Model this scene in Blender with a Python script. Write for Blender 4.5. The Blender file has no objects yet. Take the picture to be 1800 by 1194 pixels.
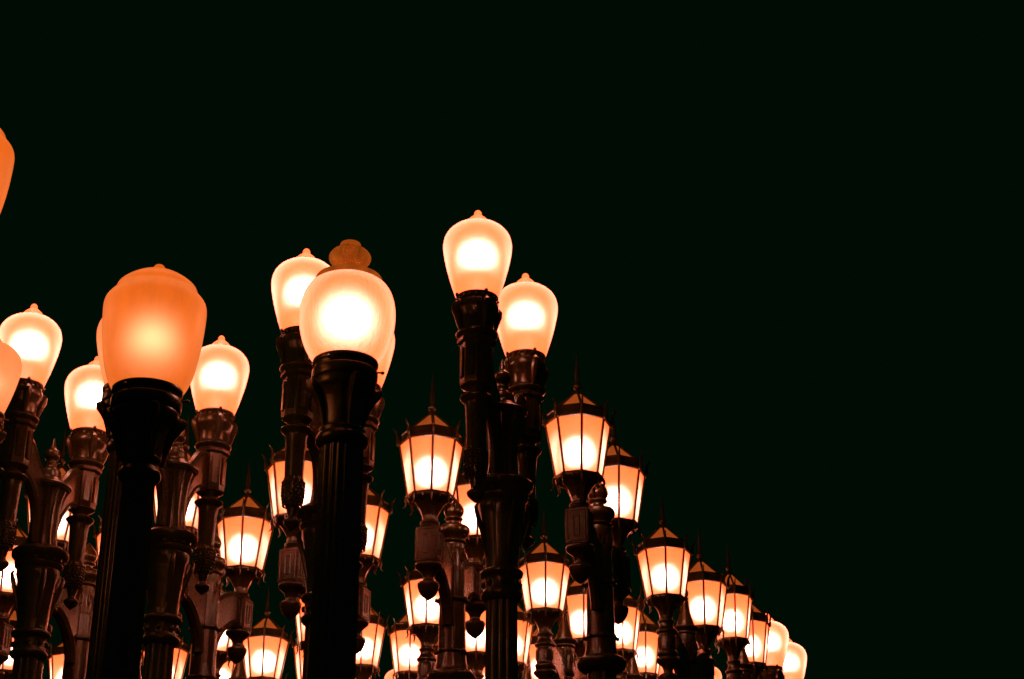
import bpy, bmesh, math, random
from mathutils import Vector, Matrix
R = math.radians
PI = math.pi
random.seed(7)
scene = bpy.context.scene
col = scene.collection

# ------------------------------------------------------------------ camera
cam_data = bpy.data.cameras.new('camera')
cam_data.sensor_width = 36.0
cam_data.lens = 61.0
cam_data.clip_end = 500
cam = bpy.data.objects.new('camera', cam_data)
cam.location = (0, 0, 1.6)
cam.rotation_euler = (R(90 + 25), 0, 0)
col.objects.link(cam)
scene.camera = cam

# ------------------------------------------------------------------ night sky, exposure
world = bpy.data.worlds.new('World')
scene.world = world
world.use_nodes = True
wn = world.node_tree
wn.nodes['Background'].inputs[0].default_value = (0.07, 1.0, 0.38, 1)
wn.nodes['Background'].inputs[1].default_value = 0.0037
vs = scene.view_settings
vs.view_transform = 'Standard'
vs.look = 'None'
vs.exposure = 0
vs.gamma = 1
vs.use_curve_mapping = False
scene.render.engine = 'CYCLES'
cy = scene.cycles
cy.use_denoising = True
cy.max_bounces = 8
cy.diffuse_bounces = 3
cy.glossy_bounces = 3
cy.transmission_bounces = 4
cy.transparent_max_bounces = 12
cy.sample_clamp_indirect = 4.0
cy.sample_clamp_direct = 0
cy.use_light_tree = True
cy.caustics_reflective = False
cy.caustics_refractive = False

# ------------------------------------------------------------------ materials
def new_mat(name):
    m = bpy.data.materials.new(name)
    m.use_nodes = True
    nt = m.node_tree
    for n in list(nt.nodes):
        nt.nodes.remove(n)
    out = nt.nodes.new('ShaderNodeOutputMaterial')
    return m, nt, out

def metal(name, base, rough=0.33, bump=0.25):
    m, nt, out = new_mat(name)
    p = nt.nodes.new('ShaderNodeBsdfPrincipled')
    tc = nt.nodes.new('ShaderNodeTexCoord')
    n1 = nt.nodes.new('ShaderNodeTexNoise'); n1.inputs['Scale'].default_value = 9; n1.inputs['Detail'].default_value = 6
    n2 = nt.nodes.new('ShaderNodeTexNoise'); n2.inputs['Scale'].default_value = 55; n2.inputs['Detail'].default_value = 4
    nt.links.new(tc.outputs['Object'], n1.inputs['Vector'])
    nt.links.new(tc.outputs['Object'], n2.inputs['Vector'])
    cr = nt.nodes.new('ShaderNodeValToRGB')
    cr.color_ramp.elements[0].position = .35; cr.color_ramp.elements[1].position = .7
    cr.color_ramp.elements[0].color = (*[c * .7 for c in base], 1)
    cr.color_ramp.elements[1].color = (*[c * 1.25 for c in base], 1)
    nt.links.new(n1.outputs['Fac'], cr.inputs['Fac'])
    nt.links.new(cr.outputs['Color'], p.inputs['Base Color'])
    rr = nt.nodes.new('ShaderNodeMapRange')
    rr.inputs['To Min'].default_value = rough - .08; rr.inputs['To Max'].default_value = rough + .14
    nt.links.new(n2.outputs['Fac'], rr.inputs['Value'])
    nt.links.new(rr.outputs['Result'], p.inputs['Roughness'])
    b = nt.nodes.new('ShaderNodeBump'); b.inputs['Strength'].default_value = bump; b.inputs['Distance'].default_value = .006
    nt.links.new(n2.outputs['Fac'], b.inputs['Height'])
    nt.links.new(b.outputs['Normal'], p.inputs['Normal'])
    p.inputs['Specular IOR Level'].default_value = .6
    p.inputs['Coat Weight'].default_value = .4; p.inputs['Coat Roughness'].default_value = .12
    nt.links.new(p.outputs['BSDF'], out.inputs['Surface'])
    return m

def glass(name, glow, trans_col, rough, refr_col, ripple=0.0, glow_strength=1.0, ior=1.5, grime_glint=.80):
    """Opal lamp glass: it glows a little itself, scatters the bulb's light and lets some straight through."""
    m, nt, out = new_mat(name)
    em = nt.nodes.new('ShaderNodeEmission'); em.inputs['Color'].default_value = (*glow, 1); em.inputs['Strength'].default_value = glow_strength
    tr = nt.nodes.new('ShaderNodeBsdfTranslucent'); tr.inputs['Color'].default_value = (*trans_col, 1)
    rf = nt.nodes.new('ShaderNodeBsdfRefraction'); rf.inputs['Color'].default_value = (*refr_col, 1)
    rf.inputs['Roughness'].default_value = rough; rf.inputs['IOR'].default_value = ior
    gl = nt.nodes.new('ShaderNodeBsdfGlossy'); gl.inputs['Color'].default_value = (.035, .035, .035, 1); gl.inputs['Roughness'].default_value = .25
    tc = nt.nodes.new('ShaderNodeTexCoord')
    ns = nt.nodes.new('ShaderNodeTexNoise'); ns.inputs['Scale'].default_value = 26; ns.inputs['Detail'].default_value = 3
    mp = nt.nodes.new('ShaderNodeMapping'); mp.inputs['Scale'].default_value = (1, 1, .28) if ripple else (1, 1, 1)
    nt.links.new(tc.outputs['Object'], mp.inputs['Vector']); nt.links.new(mp.outputs['Vector'], ns.inputs['Vector'])
    b = nt.nodes.new('ShaderNodeBump'); b.inputs['Strength'].default_value = .25 + ripple; b.inputs['Distance'].default_value = .004
    if ripple: ns.inputs['Scale'].default_value = 60
    nt.links.new(ns.outputs['Fac'], b.inputs['Height'])
    for n in (rf, gl, tr): nt.links.new(b.outputs['Normal'], n.inputs['Normal'])
    # weathered glass: uneven opal coat and grimy streaks dim it; on the cap, painted light speckle
    mw = nt.nodes.new('ShaderNodeMapping'); mw.inputs['Scale'].default_value = (1, 1, .35)
    nw = nt.nodes.new('ShaderNodeTexNoise'); nw.inputs['Scale'].default_value = 14; nw.inputs['Detail'].default_value = 8; nw.inputs['Roughness'].default_value = .65
    oi = nt.nodes.new('ShaderNodeObjectInfo'); va = nt.nodes.new('ShaderNodeVectorMath'); va.operation = 'ADD'
    nt.links.new(tc.outputs['Object'], va.inputs[0]); nt.links.new(oi.outputs['Location'], va.inputs[1])
    nt.links.new(va.outputs[0], mw.inputs['Vector']); nt.links.new(mw.outputs['Vector'], nw.inputs['Vector'])
    wr = nt.nodes.new('ShaderNodeMapRange'); wr.inputs['From Min'].default_value = .3; wr.inputs['From Max'].default_value = .7
    wr.inputs['To Min'].default_value = grime_glint * glow_strength; wr.inputs['To Max'].default_value = (1.88 - grime_glint) * glow_strength
    nt.links.new(nw.outputs['Fac'], wr.inputs['Value']); nt.links.new(wr.outputs['Result'], em.inputs['Strength'])
    fr = nt.nodes.new('ShaderNodeFresnel'); fr.inputs['IOR'].default_value = 2.5      # glass mirrors more and passes less at grazing angles
    a1 = nt.nodes.new('ShaderNodeAddShader'); mx = nt.nodes.new('ShaderNodeMixShader'); prev = nt.nodes.new('ShaderNodeAddShader')
    nt.links.new(tr.outputs[0], a1.inputs[0]); nt.links.new(rf.outputs[0], a1.inputs[1])
    nt.links.new(fr.outputs[0], mx.inputs[0]); nt.links.new(a1.outputs[0], mx.inputs[1]); nt.links.new(gl.outputs[0], mx.inputs[2])
    nt.links.new(mx.outputs[0], prev.inputs[0]); nt.links.new(em.outputs[0], prev.inputs[1])
    nt.links.new(prev.outputs[0], out.inputs['Surface'])
    return m

M_METAL = metal('grey_green_gloss_paint', (.105, .155, .055), .26, .12)
M_DARK = metal('dark_grey_green_gloss_paint', (.085, .125, .045), .26, .12)
M_GLOBE = glass('opal_globe_glass', (2.2, .205, .048), (.055, .052, .048), .88, (.72, .72, .74), ior=1.5)
M_RIPPLE = glass('ripple_globe_glass', (2.0, .200, .042), (.035, .033, .028), .86, (.66, .66, .66), ripple=.6, ior=1.5)
M_AMBER = glass('amber_globe_glass', (.62, .105, .006), (.10, .045, .014), 1.0, (.28, .160, .105), ior=1.6)
M_PINK = glass('dim_globe_glass', (1.0, .21, .055), (.25, .17, .12), .8, (.12, .08, .06), ior=1.5)
M_CAP = glass('prismatic_cap_glass', (.15, .036, .004), (.55, .28, .10), .6, (.8, .45, .2), ripple=1.6, grime_glint=.30)  # cap glow and light speckle painted in emission; the bulb hardly reaches it
M_PANE = glass('lantern_pane_glass', (2.2, .165, .020), (.088, .084, .076), 1.0, (.80, .80, .80), ior=1.62)
M_ROOFPANE = glass('lantern_roof_glass', (.30, .052, .007), (.03, .012, .006), .8, (.03, .015, .008))

# ------------------------------------------------------------------ mesh helpers
def lathe(bm, prof, seg=32, c=(0, 0), flute=None, rot=0.0, caps=True):
    """prof: list of (r, z) from bottom to top; flute: (count, depth, z0, z1)."""
    rings = []
    for r, z in prof:
        ring = []
        for i in range(seg):
            a = rot + 2 * PI * i / seg
            rr = r
            if flute and flute[2] - 1e-6 <= z <= flute[3] + 1e-6:
                rr = r * (1 - flute[1] * abs(math.sin(a * flute[0] / 2)) ** .7)
            ring.append(bm.verts.new((c[0] + rr * math.sin(a), c[1] + rr * math.cos(a), z)))
        rings.append(ring)
    for k in range(len(rings) - 1):
        for i in range(seg):
            j = (i + 1) % seg
            bm.faces.new((rings[k][j], rings[k][i], rings[k + 1][i], rings[k + 1][j]))
    if caps:
        bm.faces.new(rings[0]); bm.faces.new(list(reversed(rings[-1])))

def sm(prof, n=4):
    """Catmull-Rom through a profile."""
    out = []
    P = [prof[0]] + list(prof) + [prof[-1]]
    for i in range(1, len(P) - 2):
        p0, p1, p2, p3 = P[i - 1], P[i], P[i + 1], P[i + 2]
        for k in range(n):
            t = k / n
            out.append(tuple(max(.0005, .5 * (2 * p1[d] + (p2[d] - p0[d]) * t + (2 * p0[d] - 5 * p1[d] + 4 * p2[d] - p3[d]) * t * t + (3 * p1[d] - p0[d] - 3 * p2[d] + p3[d]) * t ** 3)) if d == 0 else
                       .5 * (2 * p1[d] + (p2[d] - p0[d]) * t + (2 * p0[d] - 5 * p1[d] + 4 * p2[d] - p3[d]) * t * t + (3 * p1[d] - p0[d] - 3 * p2[d] + p3[d]) * t ** 3) for d in (0, 1)))
    out.append(prof[-1])
    return out

def tube(bm, pts, rad, seg=8, squash=1.0):
    """tube through 3D points with a radius per point or one radius"""
    n = len(pts)
    rads = rad if isinstance(rad, (list, tuple)) else [rad] * n
    rings = []
    for i, p in enumerate(pts):
        p = Vector(p)
        d = (Vector(pts[min(i + 1, n - 1)]) - Vector(pts[max(i - 1, 0)])).normalized()
        ref = Vector((1, 0, 0)) if abs(d.x) < .9 else Vector((0, 1, 0))
        u = d.cross(ref).normalized(); v = d.cross(u).normalized()
        rings.append([bm.verts.new(p + (u * math.cos(2 * PI * k / seg) + v * math.sin(2 * PI * k / seg) * squash) * rads[i]) for k in range(seg)])
    for a, b in zip(rings, rings[1:]):
        for k in range(seg):
            j = (k + 1) % seg
            bm.faces.new((a[k], a[j], b[j], b[k]))
    bm.faces.new(list(reversed(rings[0]))); bm.faces.new(rings[-1])

def box(bm, c, s, bev=0.0, rot=0.0):
    r = bmesh.ops.create_cube(bm, size=1)
    bmesh.ops.scale(bm, vec=s, verts=r['verts'])
    if bev:
        es = list({e for v in r['verts'] for e in v.link_edges})
        b = bmesh.ops.bevel(bm, geom=es, offset=bev, segments=2, affect='EDGES')
        vs_ = b['verts']
    else:
        vs_ = r['verts']
    if rot: bmesh.ops.rotate(bm, cent=(0, 0, 0), matrix=Matrix.Rotation(rot, 3, 'Z'), verts=vs_)
    bmesh.ops.translate(bm, vec=c, verts=vs_)

def blob(bm, c, s, seg=10):
    r = bmesh.ops.create_uvsphere(bm, u_segments=seg, v_segments=max(6, seg - 2), radius=1)
    bmesh.ops.scale(bm, vec=s, verts=r['verts'])
    bmesh.ops.translate(bm, vec=c, verts=r['verts'])

def plate(bm, outline, x, th):
    """flat cast plate in the YZ plane, centred on x, with real thickness"""
    a = [bm.verts.new((x - th / 2, y, z)) for y, z in outline]
    b = [bm.verts.new((x + th / 2, y, z)) for y, z in outline]
    bm.faces.new(a); bm.faces.new(list(reversed(b)))
    n = len(a)
    for i in range(n):
        j = (i + 1) % n
        bm.faces.new((a[j], a[i], b[i], b[j]))

def build(name, bm, mat, parent=None, loc=(0, 0, 0), angle=38, core=None):
    bmesh.ops.recalc_face_normals(bm, faces=bm.faces)
    if core is not None:            # open shell: make every normal face away from its core
        bm.faces.ensure_lookup_table()
        f0 = bm.faces[len(bm.faces) // 2]
        if f0.normal.dot(f0.calc_center_median() - Vector(core)) < 0:
            bmesh.ops.reverse_faces(bm, faces=bm.faces)
    me = bpy.data.meshes.new(name)
    bm.to_mesh(me); bm.free()
    for p in me.polygons: p.use_smooth = True
    me.set_sharp_from_angle(angle=R(angle))
    me.materials.append(mat)
    o = bpy.data.objects.new(name, me)
    o.location = loc
    o.parent = parent
    col.objects.link(o)
    return o

def lamp(parent, loc, power, colr=(1, .69, .51), size=.035):
    ld = bpy.data.lights.new('bulb_light', 'POINT')
    ld.energy = power; ld.color = colr; ld.shadow_soft_size = size
    o = bpy.data.objects.new('bulb_light', ld)
    o.location = loc; o.parent = parent
    col.objects.link(o)
    return o

def empty(name, loc=(0, 0, 0), rz=0):
    o = bpy.data.objects.new(name, None)
    o.empty_display_size = .2
    o.location = loc; o.rotation_euler = (0, 0, rz)
    col.objects.link(o)
    return o

# ------------------------------------------------------------------ ground
bm = bmesh.new()
bmesh.ops.create_grid(bm, x_segments=2, y_segments=2, size=250)
m, nt, out = new_mat('plaza_paving')
p = nt.nodes.new('ShaderNodeBsdfPrincipled'); br = nt.nodes.new('ShaderNodeTexBrick'); tc = nt.nodes.new('ShaderNodeTexCoord')
br.inputs['Scale'].default_value = 1.2; br.inputs['Color1'].default_value = (.20, .19, .17, 1); br.inputs['Color2'].default_value = (.25, .24, .22, 1)
br.inputs['Mortar'].default_value = (.07, .07, .06, 1); br.inputs['Mortar Size'].default_value = .012
nt.links.new(tc.outputs['Object'], br.inputs['Vector']); nt.links.new(br.outputs['Color'], p.inputs['Base Color'])
p.inputs['Roughness'].default_value = .8
nt.links.new(p.outputs['BSDF'], out.inputs['Surface'])
g = build('plaza_pavement', bm, m); g['kind'] = 'structure'

# ------------------------------------------------------------------ globe glass profiles (unit width, from the ring up)
ACORN = [(.295, -.02), (.33, .08), (.395, .29), (.447, .49), (.486, .68), (.50, .80), (.496, .885), (.472, .975), (.425, 1.05), (.355, 1.115), (.27, 1.165), (.20, 1.19), (.172, 1.205), (.165, 1.235), (.13, 1.285), (.085, 1.325), (.058, 1.355), (.055, 1.39), (.035, 1.425), (.004, 1.44)]
SQUAT = [(.31, -.02), (.37, .06), (.44, .20), (.485, .36), (.50, .52), (.49, .66), (.455, .78), (.40, .865), (.33, .915), (.30, .925)]
RIDGED = [(0.33, -0.02), (0.385, 0.08), (0.43, 0.22), (0.46, 0.38), (0.482, 0.55), (0.496, 0.73), (0.5, 0.86), (0.487, 0.927), (0.455, 0.975), (0.425, 1.012), (0.405, 1.044), (0.395, 1.071), (0.375, 1.108), (0.31, 1.166), (0.22, 1.224), (0.13, 1.261), (0.085, 1.277), (0.062, 1.299), (0.058, 1.325), (0.04, 1.351), (0.004, 1.367)]

def globe_mesh(bm, prof, W, z0, c=(0, 0), seg=48):
    lathe(bm, [(r * W, z0 + z * W) for r, z in sm(prof, 3)], seg, c, caps=False)

# ------------------------------------------------------------------ twin globe post
RING = 6.425
def twin_globe_post():
    t = empty('street_lamp')
    A = .47; W = .44; Z = RING
    # pedestal
    bm = bmesh.new()
    lathe(bm, [(.36, 0), (.36, .16), (.33, .20)], 8, rot=PI / 8)
    lathe(bm, [(.32, .2), (.30, .3), (.24, .5), (.22, .85), (.23, .95), (.20, 1.0), (.15, 1.12)], 48)
    build('pedestal', bm, M_METAL, t)
    # fluted shaft
    bm = bmesh.new()
    lathe(bm, [(.145, 1.1), (.116, 2.2), (.103, 3.6), (.096, Z - 1.80)], 96, flute=(16, .10, 1.1, Z - 1.79))
    lathe(bm, [(.16, 1.12), (.17, 1.15), (.16, 1.19)], 48)
    lathe(bm, sm([(.100, Z - 1.82), (.122, Z - 1.80), (.127, Z - 1.775), (.110, Z - 1.755), (.108, Z - 1.68), (.128, Z - 1.66), (.131, Z - 1.635), (.105, Z - 1.62)], 3), 48)
    for k in range(8):
        a = PI / 8 + k * PI / 4
        blob(bm, (.112 * math.sin(a), .112 * math.cos(a), Z - 1.715), (.016, .016, .022), 8)
    build('shaft', bm, M_METAL, t)
    # bell capital with flange
    bm = bmesh.new()
    lathe(bm, sm([(.104, Z - 1.63), (.108, Z - 1.55), (.120, Z - 1.43), (.135, Z - 1.32), (.148, Z - 1.22), (.142, Z - 1.18)], 4), 48, flute=(8, .05, Z - 1.60, Z - 1.25))
    lathe(bm, [(.142, Z - 1.20), (.163, Z - 1.175), (.166, Z - 1.155), (.155, Z - 1.15), (.180, Z - 1.115), (.194, Z - 1.10), (.197, Z - 1.07), (.190, Z - 1.06), (.16, Z - 1.04)], 48)
    for k in range(16):
        a = k * PI / 8
        box(bm, (.160 * math.sin(a), .160 * math.cos(a), Z - 1.135), (.022, .022, .022), .003, -a)
    for k in range(4):       # cast leaves on the bell
        a = PI / 4 + k * PI / 2
        pts = [(r * math.sin(a), r * math.cos(a), Z + z) for r, z in ((.10, -1.55), (.115, -1.46), (.135, -1.38), (.165, -1.29), (.180, -1.235), (.168, -1.215))]
        tube(bm, pts, [.010, .018, .022, .022, .016, .009], 8, .7)
    build('capital', bm, M_METAL, t)
    # trumpet
    bm = bmesh.new()
    lathe(bm, sm([(.118, Z - 1.05), (.108, Z - 1.00), (.098, Z - .93), (.098, Z - .85), (.104, Z - .76), (.116, Z - .69), (.136, Z - .63), (.152, Z - .595)], 5), 96, flute=(12, .10, Z - 1.06, Z - .61))
    lathe(bm, [(.150, Z - .597), (.160, Z - .590), (.162, Z - .575), (.150, Z - .562), (.10, Z - .55)], 48)
    build('trumpet', bm, M_METAL, t)
    # finial
    bm = bmesh.new()
    lathe(bm, sm([(.125, Z - .575), (.110, Z - .545), (.085, Z - .515), (.078, Z - .48), (.070, Z - .455), (.050, Z - .44), (.040, Z - .42), (.042, Z - .40), (.034, Z - .39), (.036, Z - .375), (.052, Z - .355), (.056, Z - .33), (.048, Z - .305), (.026, Z - .285), (.016, Z - .25), (.008, Z - .215), (.002, Z - .20)], 4), 32)
    build('finial', bm, M_METAL, t)
    for s in (-1, 1):
        # bracket: cast plate with an arched underside, rims along both edges
        bm = bmesh.new()
        arc = []
        for k in range(15):
            th = k / 14 * PI / 2
            arc.append((.105 + .255 * (1 - math.cos(th)), Z - 1.02 + .43 * math.sin(th)))
        outline = [(s * y, z) for y, z in arc] + [(s * .40, Z - .59), (s * .40, Z - .36), (s * .34, Z - .335), (s * .28, Z - .37), (s * .19, Z - .47), (s * .11, Z - .55), (s * .06, Z - .62), (s * .06, Z - 1.02)]
        plate(bm, outline, 0, .055)
        tube(bm, [(0, s * y, z) for y, z in arc], .034, 8)
        tube(bm, [(0, s * .40, Z - .355), (0, s * .34, Z - .335), (0, s * .28, Z - .37), (0, s * .19, Z - .47), (0, s * .11, Z - .545)], .034, 8)
        tube(bm, [(0, s * (.27 + .05 * math.cos(q)), Z - .50 + .05 * math.sin(q)) for q in [k * PI / 6 for k in range(12)]], [.034 - .0015 * k for k in range(12)], 6)
        build('arm', bm, M_METAL, t)
        # lamp holder and its octagonal body
        c = (0, s * A)
        bm = bmesh.new()
        lathe(bm, sm([(.110, Z - .265), (.128, Z - .25), (.131, Z - .235), (.112, Z - .22), (.108, Z - .19), (.112, Z - .14), (.128, Z - .10), (.138, Z - .075), (.134, Z - .04), (.124, Z - .02), (.126, Z - .005), (.134, Z + .002), (.134, Z + .016), (.120, Z + .02)], 3), 48, c)
        lathe(bm, [(.090, Z - .60), (.103, Z - .575), (.103, Z - .315), (.122, Z - .300), (.124, Z - .28), (.11, Z - .265)], 8, c, rot=PI / 8)
        for k in range(4):
            a = PI / 4 + k * PI / 2
            sx, cx_ = math.sin(a), math.cos(a)
            # corner scroll and leaf
            tube(bm, [(r * sx, c[1] + r * cx_, Z + z) for r, z in ((.112, -.225), (.122, -.18), (.132, -.13), (.145, -.09), (.150, -.055), (.140, -.03))], [.010, .018, .024, .028, .024, .012], 8)
            blob(bm, (.136 * sx, c[1] + .136 * cx_, Z + .015), (.013, .013, .016), 8)
        for k in range(8):
            a = k * PI / 4
            box(bm, (.098 * math.sin(a), c[1] + .098 * math.cos(a), Z - .445), (.042, .016, .20), .004, -a)
        for k in range(20):
            a = k * PI / 10
            blob(bm, (.133 * math.sin(a), c[1] + .133 * math.cos(a), Z - .012), (.008, .008, .008), 6)
        h = build('lamp_holder', bm, M_METAL, t)
        # glass globe (sub-part) and its bulb
        bm = bmesh.new(); globe_mesh(bm, ACORN, W, Z + .016, c)
        build('globe', bm, M_GLOBE, h, core=(c[0], c[1], Z + .25))
        lamp(h, (0, c[1], Z + .315), 3.2)
        # long turned drop beneath the holder
        bm = bmesh.new()
        lathe(bm, sm([(.004, Z - 1.34), (.020, Z - 1.325), (.045, Z - 1.30), (.052, Z - 1.275), (.030, Z - 1.255), (.028, Z - 1.235), (.034, Z - 1.21)], 4)
              + sm([(.034, Z - 1.20), (.058, Z - 1.15), (.070, Z - 1.08), (.070, Z - 1.01), (.060, Z - .99)], 4)
              + [(.060, Z - .985), (.062, Z - .90), (.067, Z - .76), (.072, Z - .71)]
              + sm([(.075, Z - .70), (.098, Z - .675), (.100, Z - .66), (.070, Z - .645), (.055, Z - .63), (.075, Z - .605), (.098, Z - .59), (.08, Z - .57)], 3), 40, c, flute=(14, .09, Z - 1.19, Z - .995))
        for j in range(8):
            zz = Z - 1.175 + j * .0215
            rr = .058 + .012 * min(1, j / 3)
            for k in range(16):
                a = (k + .5 * (j % 2)) * PI / 8
                blob(bm, (rr * math.sin(a), c[1] + rr * math.cos(a), zz), (.0085, .0085, .0085), 6)
        build('drop', bm, M_METAL, t)
    return t

# ------------------------------------------------------------------ twin lantern posts
GT = 6.63      # height of the top edge of the panes
def octo(r, z, c, off=0.0):
    return [Vector((c[0] + r * math.sin(PI / 8 + k * PI / 4), c[1] + r * math.cos(PI / 8 + k * PI / 4), z)) for k in range(8)]

def lantern(t, s, A, power=5):
    c = (0, s * A); Z = GT
    rt, rb, hb = .250, .176, .43
    # frame: mullions, band, roof ribs, bottom ring, horns and hooks
    bm = bmesh.new()
    top, bot = octo(rt, Z, c), octo(rb, Z - hb, c)
    r1, r2 = octo(.215, Z + .100, c), octo(.040, Z + .262, c)
    lathe(bm, [(.247, Z - .004), (.262, Z), (.262, Z + .018), (.248, Z + .030), (.236, Z + .078), (.242, Z + .086), (.240, Z + .098), (.205, Z + .106), (.200, Z + .095), (.228, Z + .07), (.238, Z + .02), (.238, Z)], 8, c, rot=PI / 8, caps=False)
    lathe(bm, [(.182, Z - hb - .012), (.196, Z - hb - .008), (.196, Z - hb + .006), (.180, Z - hb + .012), (.165, Z - hb + .006)], 8, c, rot=PI / 8, caps=False)
    for k in range(8):
        tube(bm, [bot[k], top[k]], .0105, 6)
        tube(bm, [r1[k], r2[k]], .011, 6)
        a = PI / 8 + k * PI / 4; sx, cx_ = math.sin(a), math.cos(a)
        tube(bm, [(c[0] + r * sx, c[1] + r * cx_, Z + z) for r, z in ((.250, .0), (.266, .03), (.268, .065), (.276, .10), (.292, .128), (.308, .140))], [.014, .016, .013, .010, .007, .003], 6)
        blob(bm, (c[0] + .262 * sx, c[1] + .262 * cx_, Z + .012), (.018, .018, .022), 8)
        tube(bm, [(c[0] + r * sx, c[1] + r * cx_, Z - hb + z) for r, z in ((.190, .0), (.196, -.03), (.188, -.06), (.196, -.085), (.212, -.095))], [.010, .011, .009, .006, .003], 6)
        am = a + PI / 8
        tube(bm, [(c[0] + r * math.sin(am), c[1] + r * math.cos(am), Z - hb + z) for r, z in ((.176, -.005), (.174, -.035), (.160, -.05))], [.008, .008, .004], 6)
    f = build('lantern', bm, M_METAL, t)
    # panes
    bm = bmesh.new()
    a_, b_ = [bm.verts.new(v) for v in octo(rt - .006, Z, c)], [bm.verts.new(v) for v in octo(rb - .004, Z - hb, c)]
    for k in range(8):
        j = (k + 1) % 8
        bm.faces.new((b_[j], b_[k], a_[k], a_[j]))
    build('glazing', bm, M_PANE, f, angle=10, core=(c[0], c[1], Z - .2))
    bm = bmesh.new()
    a_, b_ = [bm.verts.new(v) for v in octo(.038, Z + .258, c)], [bm.verts.new(v) for v in octo(.210, Z + .100, c)]
    for k in range(8):
        j = (k + 1) % 8
        bm.faces.new((b_[j], b_[k], a_[k], a_[j]))
    build('roof_glazing', bm, M_ROOFPANE, f, angle=10, core=(c[0], c[1], Z))
    # spire
    bm = bmesh.new()
    lathe(bm, [(.052, Z + .25), (.050, Z + .268), (.026, Z + .285), (.020, Z + .30), (.034, Z + .315), (.036, Z + .332), (.022, Z + .35), (.019, Z + .37), (.021, Z + .40), (.012, Z + .50), (.0015, Z + .63)], 16, c)
    build('spire', bm, M_METAL, f)
    # leafed cup under the panes
    bm = bmesh.new()
    lathe(bm, sm([(.062, Z - .70), (.066, Z - .66), (.075, Z - .648), (.075, Z - .635), (.060, Z - .625), (.064, Z - .59), (.080, Z - .55), (.110, Z - .505), (.150, Z - .475), (.176, Z - .455), (.180, Z - .44)], 3), 48, c, flute=(8, .12, Z - .60, Z - .47))
    build('cup', bm, M_METAL, f)
    lamp(f, (0, c[1], Z - hb + .205), power, (1, .69, .51), .03)
    return f

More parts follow.
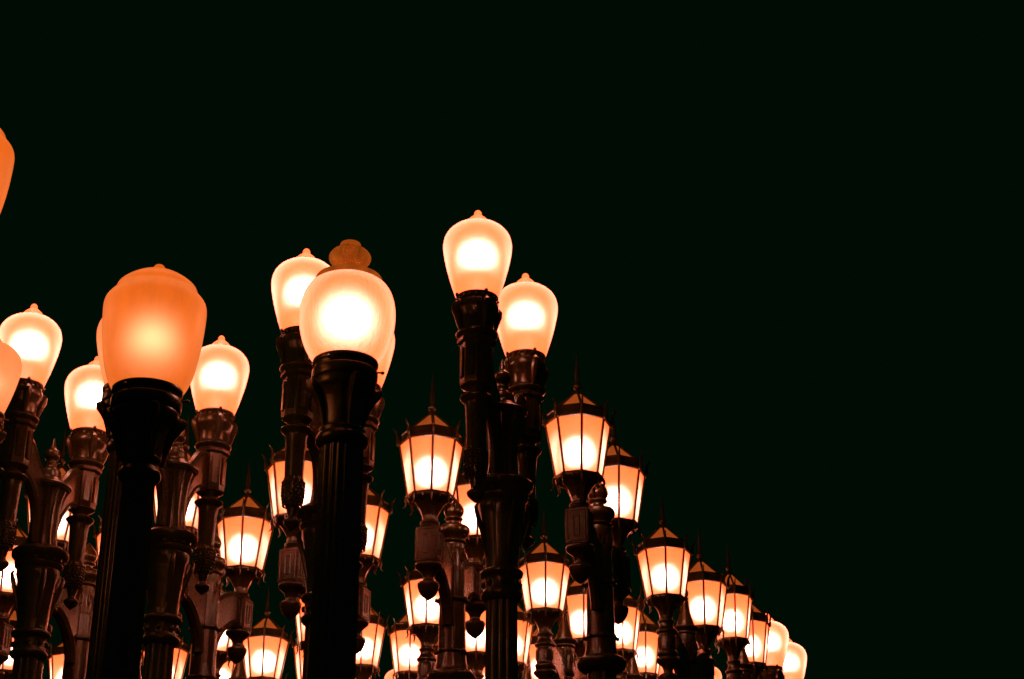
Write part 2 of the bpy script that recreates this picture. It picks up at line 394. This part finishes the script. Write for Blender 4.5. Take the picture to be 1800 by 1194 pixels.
def twin_lantern_post(kind):
    t = empty('street_lamp')
    A = .57; Z = GT
    bm = bmesh.new()
    lathe(bm, [(.36, 0), (.36, .18), (.32, .22)], 8, rot=PI / 8)
    lathe(bm, [(.31, .22), (.29, .34), (.22, .55), (.20, .95), (.22, 1.02), (.18, 1.10), (.14, 1.2)], 48)
    build('pedestal', bm, M_DARK, t)
    bm = bmesh.new()
    lathe(bm, [(.150, 1.15), (.128, 2.4), (.118, 3.6), (.112, Z - 1.75)], 96, flute=(14, .10, 1.1, Z - 1.7))
    lathe(bm, sm([(.12, Z - 1.78), (.165, Z - 1.765), (.185, Z - 1.735), (.188, Z - 1.70), (.165, Z - 1.675), (.135, Z - 1.66)], 3), 48)
    if kind == 'box':
        lathe(bm, [(.135, Z - 1.67), (.118, Z - 1.60), (.108, Z - 1.45), (.104, Z - 1.2), (.100, Z - .95), (.096, Z - .86)], 48)
        for zz in (-1.52, -1.10):
            lathe(bm, sm([(.105, Z + zz - .02), (.124, Z + zz - .008), (.124, Z + zz + .008), (.105, Z + zz + .02)], 2), 32)
            for k in range(8):
                a = PI / 8 + k * PI / 4
                blob(bm, (.128 * math.sin(a), .128 * math.cos(a), Z + zz), (.016, .016, .018), 8)
    else:
        lathe(bm, sm([(.135, Z - 1.67), (.112, Z - 1.60), (.100, Z - 1.50), (.112, Z - 1.38), (.118, Z - 1.25), (.100, Z - 1.12), (.090, Z - 1.0), (.086, Z - .92)], 4), 48)
        for zz in (-1.45, -1.16):
            lathe(bm, sm([(.10, Z + zz - .02), (.130, Z + zz - .008), (.130, Z + zz + .008), (.10, Z + zz + .02)], 2), 32)
    build('shaft', bm, M_DARK, t)
    # bowl and ornamented drum
    bm = bmesh.new()
    lathe(bm, sm([(.090, Z - .90), (.098, Z - .88), (.096, Z - .80), (.092, Z - .72), (.098, Z - .66), (.092, Z - .63)], 3), 32)
    for k in range(8):
        a = k * PI / 4 + PI / 8
        tube(bm, [(.096 * math.sin(a + .16 * math.sin(q)), .096 * math.cos(a + .16 * math.sin(q)), Z - .76 + .045 * math.cos(q)) for q in [j * PI / 5 for j in range(11)]], .009, 6)
    if kind == 'box':
        lathe(bm, sm([(.085, Z - .64), (.112, Z - .62), (.092, Z - .605), (.105, Z - .575), (.128, Z - .545), (.130, Z - .505), (.118, Z - .488), (.09, Z - .48), (.052, Z - .46)], 3), 48)
    else:
        lathe(bm, sm([(.08, Z - .64), (.106, Z - .625), (.106, Z - .61), (.09, Z - .60), (.118, Z - .57), (.118, Z - .55), (.09, Z - .54), (.085, Z - .52)], 3), 48)
    build('bowl', bm, M_DARK, t)
    bm = bmesh.new()
    if kind == 'box':
        lathe(bm, sm([(.060, Z - .49), (.048, Z - .455), (.050, Z - .435), (.072, Z - .425), (.072, Z - .41), (.060, Z - .40), (.078, Z - .375), (.082, Z - .345), (.070, Z - .31), (.048, Z - .28), (.024, Z - .25), (.003, Z - .225)], 4), 32)
    else:
        lathe(bm, sm([(.086, Z - .53), (.078, Z - .50), (.062, Z - .45), (.045, Z - .38), (.034, Z - .32), (.030, Z - .29), (.040, Z - .28), (.040, Z - .27), (.028, Z - .26), (.038, Z - .24), (.042, Z - .215), (.034, Z - .185), (.018, Z - .165), (.003, Z - .155)], 4), 32)
    build('finial', bm, M_DARK, t)
    for s in (-1, 1):
        c = (0, s * A)
        bm = bmesh.new()
        arc = []
        for k in range(17):
            th = k / 16 * PI / 2
            arc.append((.10 + (A - .19) * (1 - math.cos(th)) ** .85, Z - 1.32 + .40 * math.sin(th)))
        y1 = A - .08
        outline = [(s * y, z) for y, z in arc] + [(s * y1, Z - .92), (s * y1, Z - .70), (s * (y1 - .10), Z - .70), (s * .28, Z - .74), (s * .16, Z - .80), (s * .07, Z - .85), (s * .07, Z - 1.32)]
        plate(bm, outline, 0, .085)
        tube(bm, [(0, s * y, z) for y, z in arc], .050, 8)
        tube(bm, [(0, s * y1, Z - .70), (0, s * (y1 - .10), Z - .70), (0, s * .28, Z - .74), (0, s * .16, Z - .80), (0, s * .09, Z - .84)], .046, 8)
        build('arm', bm, M_DARK, t)
        bm = bmesh.new()
        if kind == 'box':
            box(bm, (0, c[1], Z - .825), (.172, .172, .275), .006)
            for k in range(4):                                     # raised panel frames on each face
                a = k * PI / 2
                ux, uy = math.cos(a), -math.sin(a); nx, ny = math.sin(a), math.cos(a)
                def P(u, z, n=.089): return (c[0] + ux * u + nx * n, c[1] + uy * u + ny * n, Z - .825 + z)
                for hw, hh in ((.068, .118), (.022, .075)):
                    pts = [P(-hw, -hh), P(hw, -hh), P(hw, hh), P(-hw, hh), P(-hw, -hh)]
                    for q in range(4): tube(bm, [pts[q], pts[q + 1]], .0045, 6)
            lathe(bm, [(.075, Z - .69), (.085, Z - .68), (.07, Z - .655)], 32, c)
        else:
            lathe(bm, sm([(.062, Z - .99), (.078, Z - .975), (.094, Z - .955), (.094, Z - .93), (.082, Z - .915), (.086, Z - .86), (.086, Z - .80), (.082, Z - .765), (.096, Z - .75), (.096, Z - .73), (.078, Z - .715), (.066, Z - .69)], 3), 40, c)
            for k in range(8):
                a = k * PI / 4
                box(bm, (.083 * math.sin(a), c[1] + .083 * math.cos(a), Z - .84), (.034, .012, .09), .003, -a)
        build('lamp_holder', bm, M_DARK, t)
        bm = bmesh.new()
        dz = 0 if kind == 'box' else -.02
        lathe(bm, sm([(.003, Z - 1.255 + dz), (.026, Z - 1.24 + dz), (.058, Z - 1.21 + dz), (.076, Z - 1.175 + dz), (.085, Z - 1.14 + dz), (.080, Z - 1.118 + dz), (.052, Z - 1.105 + dz), (.044, Z - 1.08 + dz), (.060, Z - 1.04 + dz), (.098, Z - 1.005 + dz), (.108, Z - .985 + dz), (.10, Z - .965 + dz), (.06, Z - .95 + dz)], 4), 32, c)
        build('drop', bm, M_DARK, t)
        lantern(t, s, A)
    return t

# ------------------------------------------------------------------ single globe post
def single_globe_post(ring, W, prof, gmat, power, lightcol=(1, .69, .51), cap=False, shaft_r=.10, scrolls=True, low=.55, seg=64, soft=.05, foot=1.04):
    t = empty('street_lamp')
    Z = ring; k_ = W / .45
    q = lambda L: [(r * k_, Z + z * k_) for r, z in L]
    bm = bmesh.new()
    lathe(bm, [(.34, 0), (.34, .15), (.30, .19)], 8, rot=PI / 8)
    lathe(bm, [(.29, .19), (.27, .30), (.20, .50), (.18, .80), (.19, .88), (.15, .95), (.13, 1.02)], 48)
    build('pedestal', bm, M_DARK, t)
    bm = bmesh.new()
    sr = shaft_r
    lathe(bm, [(sr * 1.25, 1.0), (sr * foot, Z * .55), (sr, Z - .36 * k_)], 128, flute=(20, .09, .9, Z))
    build('shaft', bm, M_DARK, t)
    bm = bmesh.new()
    lathe(bm, sm(q([(sr / k_ * .98, -.42), (sr / k_ + .018, -.40), (sr / k_ + .02, -.375), (sr / k_ + .008, -.355), (sr / k_ + .008, -.335), (.086, -.32), (.088, -.30), (.092, -.25), (.105, -.19), (.125, -.15), (.140, -.13), (.144, -.105), (.136, -.09)]), 4), 64, flute=(8, .05, Z - .31 * k_, Z - .14 * k_))
    lathe(bm, sm(q([(.138, -.095), (.150, -.085), (.152, -.045), (.142, -.035), (.146, -.02), (.152, -.012), (.152, .006), (.140, .012)]), 3), 64)
    if scrolls:
        for k in range(4):
            a = PI / 4 + .35 + k * PI / 2
            S, C_ = math.sin(a), math.cos(a)
            tube(bm, [(r * k_ * S, r * k_ * C_, Z + z * k_) for r, z in ((.090, -.33), (.098, -.27), (.112, -.21), (.132, -.165), (.152, -.135), (.158, -.115), (.148, -.105))], [x * k_ for x in (.008, .014, .020, .026, .030, .026, .014)], 8)
        for k in range(3):   # small set screws
            a = k * 2 * PI / 3 + 1.6 - .2
            tube(bm, [(.145 * k_ * math.sin(a), .145 * k_ * math.cos(a), Z - .03 * k_), (.172 * k_ * math.sin(a), .172 * k_ * math.cos(a), Z - .03 * k_)], .005, 6)
            blob(bm, (.174 * k_ * math.sin(a), .174 * k_ * math.cos(a), Z - .03 * k_), (.009, .009, .009), 8)
    h = build('lamp_holder', bm, M_DARK, t)
    bm = bmesh.new(); globe_mesh(bm, prof, W, Z + .008, seg=seg)
    build('globe', bm, gmat, h, core=(0, 0, Z + .5 * W))
    lamp(h, (0, 0, Z + low * W), power, lightcol, soft)
    if cap:
        bm = bmesh.new()
        z0 = Z + .008
        lathe(bm, sm([(.325 * W, z0 + .925 * W), (.345 * W, z0 + .935 * W), (.345 * W, z0 + .965 * W), (.28 * W, z0 + .985 * W), (.18 * W, z0 + .99 * W), (.138 * W, z0 + 1.005 * W)], 3), 64)
        lathe(bm, sm([(0.14 * W, z0 + 1 * W), (0.126 * W, z0 + 1.06 * W), (0.13 * W, z0 + 1.1 * W), (0.165 * W, z0 + 1.135 * W), (0.208 * W, z0 + 1.17 * W), (0.224 * W, z0 + 1.21 * W), (0.216 * W, z0 + 1.245 * W), (0.185 * W, z0 + 1.285 * W), (0.135 * W, z0 + 1.315 * W), (0.114 * W, z0 + 1.335 * W), (0.112 * W, z0 + 1.365 * W), (0.095 * W, z0 + 1.39 * W), (0.01 * W, z0 + 1.4 * W)], 3), 64, flute=(32, .06, z0 + 1.09 * W, z0 + 1.3 * W))
        build('globe_cap', bm, M_CAP, t)
    return t

def copy_tree(o, parent=None):
    c = o.copy()
    if o.type == 'LIGHT': c.data = o.data.copy()
    col.objects.link(c); c.parent = parent
    for ch in list(o.children):
        copy_tree(ch, c)
    return c

def tag(o, label, group):
    o['label'] = label; o['category'] = 'street lamp'; o['group'] = group

def powers(root, near, far):
    """dim or boost each bulb a little, as real bulbs differ"""
    L = []
    def walk(o):
        for ch in o.children:
            if ch.type == 'LIGHT': L.append(ch)
            walk(ch)
    walk(root)
    L.sort(key=lambda l: l.location.y)
    for l, k in zip(L, (near, far)): l.data.energy *= k

# ------------------------------------------------------------------ placing the twin lantern posts (x, y on the ground, bearing of the arms)
GL = 'twin lantern lamp posts in rows'
box_posts = [
    (0.676, 12.907, 17.4, 1.0, 1.0, 'twin lantern post whose lanterns stand highest on the right, below two round globes'),
    (-0.471, 13.334, 17.0, 1.0, 1.1, 'twin lantern post with pale panelled box and drop, right of the capped globe column'),
    (-1.536, 13.851, 22.0, 1.0, 1.0, 'twin lantern post hidden behind the capped globe column, one lantern showing on each side'),
    (-2.560, 14.161, 19.0, 1.0, 1.1, 'twin lantern post, lower lantern hanging alone midway between the two dark front columns'),
    (-3.699, 14.512, 18.0, 1.2, .8, 'twin lantern post with pointed urn just left of the amber globe column'),
    (-4.852, 14.944, 18.0, 1.0, 1.3, 'twin lantern post half cut off by the left edge, lantern behind the trumpet post'),
]
round_posts = [
    (1.646, 16.069, 23.5, 1.0, 1.0, 'twin lantern post with round drums, its lantern alone against the dark sky at right'),
    (0.510, 16.534, 20.6, 1.1, 1.1, 'twin lantern post with round drums, just right of the dark trumpet post under two globes'),
    (-0.594, 17.061, 24.0, 1.3, 1.1, 'twin lantern post behind and below the pale panelled box'),
    (-1.785, 17.607, 24.0, .9, 1.2, 'twin lantern post, lower lantern close right of the capped globe column near the bottom'),
    (-2.878, 18.083, 18.0, 1.6, 1.2, 'twin lantern post low down between the two front columns, its lower lantern in full view'),
    (-4.059, 18.538, 18.5, .8, .8, 'twin lantern post glimpsed either side of the fluted shaft beside the amber globe column'),
    (-5.205, 18.853, 20.5, 1.0, 1.3, 'twin lantern post low down by the fluted shaft nearest the left edge'),
    (2.358, 17.497, 17.3, 1.1, 1.0, 'twin lantern post farthest right, its lanterns just left of two white globes'),
    (1.263, 17.940, 17.3, 1.2, .9, 'twin lantern post just right of the dark shaft under the highest lantern'),
    (0.159, 18.438, 18.7, 1.0, 1.2, 'twin lantern post mostly hidden by the shaft below the highest globe'),
    (-0.927, 18.828, 19.6, 1.2, 1.0, "twin lantern post near the bottom edge, lantern left of the panelled box's shaft"),
    (-2.015, 19.334, 20.2, .9, .9, 'twin lantern post deepest behind the capped globe column, a sliver of glass at the bottom'),
    (-3.147, 19.950, 17.0, 1.6, 1.2, 'twin lantern post behind a spindle finial at the bottom, its bright glass barely showing'),
]
proto_box = twin_lantern_post('box')
proto_round = twin_lantern_post('round')
for proto, L in ((proto_box, box_posts), (proto_round, round_posts)):
    roots = [proto] + [copy_tree(proto) for _ in L[1:]]
    for o, (x, y, a, n, f_, lab) in zip(roots, L):
        o.location = (x, y, 0); o.rotation_euler = (0, 0, -R(a))
        tag(o, lab, GL); powers(o, n, f_)
        if y > 17.4 and x > -2.5: o.scale = (.89, .89, 1)      # the back row is a slimmer casting

# ------------------------------------------------------------------ twin globe posts
GG = 'twin globe lamp posts in rows'
globe_posts = [
    (-0.063, 10.218, 19.4, 1.05, .95, 'twin globe post carrying the highest white globe and a lower one at its right'),
    (-1.215, 10.740, 20.3, 1.3, .6, 'twin globe post behind the capped globe, its left globe bright white'),
    (-2.325, 11.235, 21.0, .8, 1.2, 'twin globe post with fluted trumpet and finial just right of the amber globe column'),
    (-3.285, 11.591, 16.0, 1.4, 1.3, 'twin globe post with fluted trumpet, its two bright globes left of the amber globe'),
    (3.125, 20.005, 20.7, 1.5, 1.5, 'twin globe post with the two farthest white globes at the lower right end'),
    (1.980, 20.500, 20.7, 1.2, 1.0, 'twin globe post mostly behind the lone right lantern, a pale sliver of globe showing'),
]
proto_g = twin_globe_post()
roots = [proto_g] + [copy_tree(proto_g) for _ in globe_posts[1:]]
for o, (x, y, a, n, f_, lab) in zip(roots, globe_posts):
    o.location = (x, y, 0); o.rotation_euler = (0, 0, -R(a))
    tag(o, lab, GG); powers(o, n, f_)
    if y > 19.9: o.scale = (1.06, 1.06, 1.02)      # the far row is of a slightly larger casting

# ------------------------------------------------------------------ single globe posts
GS = 'single globe lamp posts'
o = single_globe_post(4.562, .45, RIDGED, M_AMBER, 2.6, low=.56, shaft_r=.070, foot=1.17, soft=.07)
o.location = (-1.576, 6.894, 0); tag(o, 'single globe post with large dull amber globe on a dark fluted column, front left', GS)
o = single_globe_post(4.887, .45, SQUAT, M_RIPPLE, 3, cap=True, low=.52, shaft_r=.10, soft=.06)
o.location = (-0.771, 7.323, 0); tag(o, 'single globe post with squat rippled globe under a brown glass cap, nearest the middle', GS)
o = single_globe_post(5.49, .41, ACORN, M_PINK, 1.4, shaft_r=.065)
o.location = (-2.178, 9.033, 0); tag(o, 'single globe post hidden behind the big amber globe, a pale edge showing at its left', GS)
o = single_globe_post(5.37, .45, RIDGED, M_AMBER, 1.5, low=.5, shaft_r=.094)
o.location = (-2.53, 6.899, 0); tag(o, 'single globe post with dull amber globe cut off high on the left edge', GS)
o = single_globe_post(5.378, .36, ACORN, M_PINK, 1.2)
o.location = (-3.008, 9.117, 0); tag(o, 'single globe post, pale globe cut by the left edge just below a bright white one', GS)
far = single_globe_post(6.489, .36, ACORN, M_GLOBE, 2.5, seg=32, low=.6)
far.location = (-1.385, 21.018, 0); tag(far, 'single globe post far back, globe top peeping at the bottom left of the panelled box', GS)
for x, y, dz, lab in ((-0.346, 20.989, .06, 'single globe post far back, bright globe edge left of the shaft below the highest globe'),
                      (0.850, 21.859, .19, 'single globe post far back, white sliver left of the dark shaft under the highest lantern'),
                      (2.855, 24.812, .94, 'single globe post farthest back, tiny orange sliver near the right-hand lantern columns')):
    o = copy_tree(far); o.location = (x, y, 0); tag(o, lab, GS)
    o.scale = (1, 1, 1 + dz / 6.489)
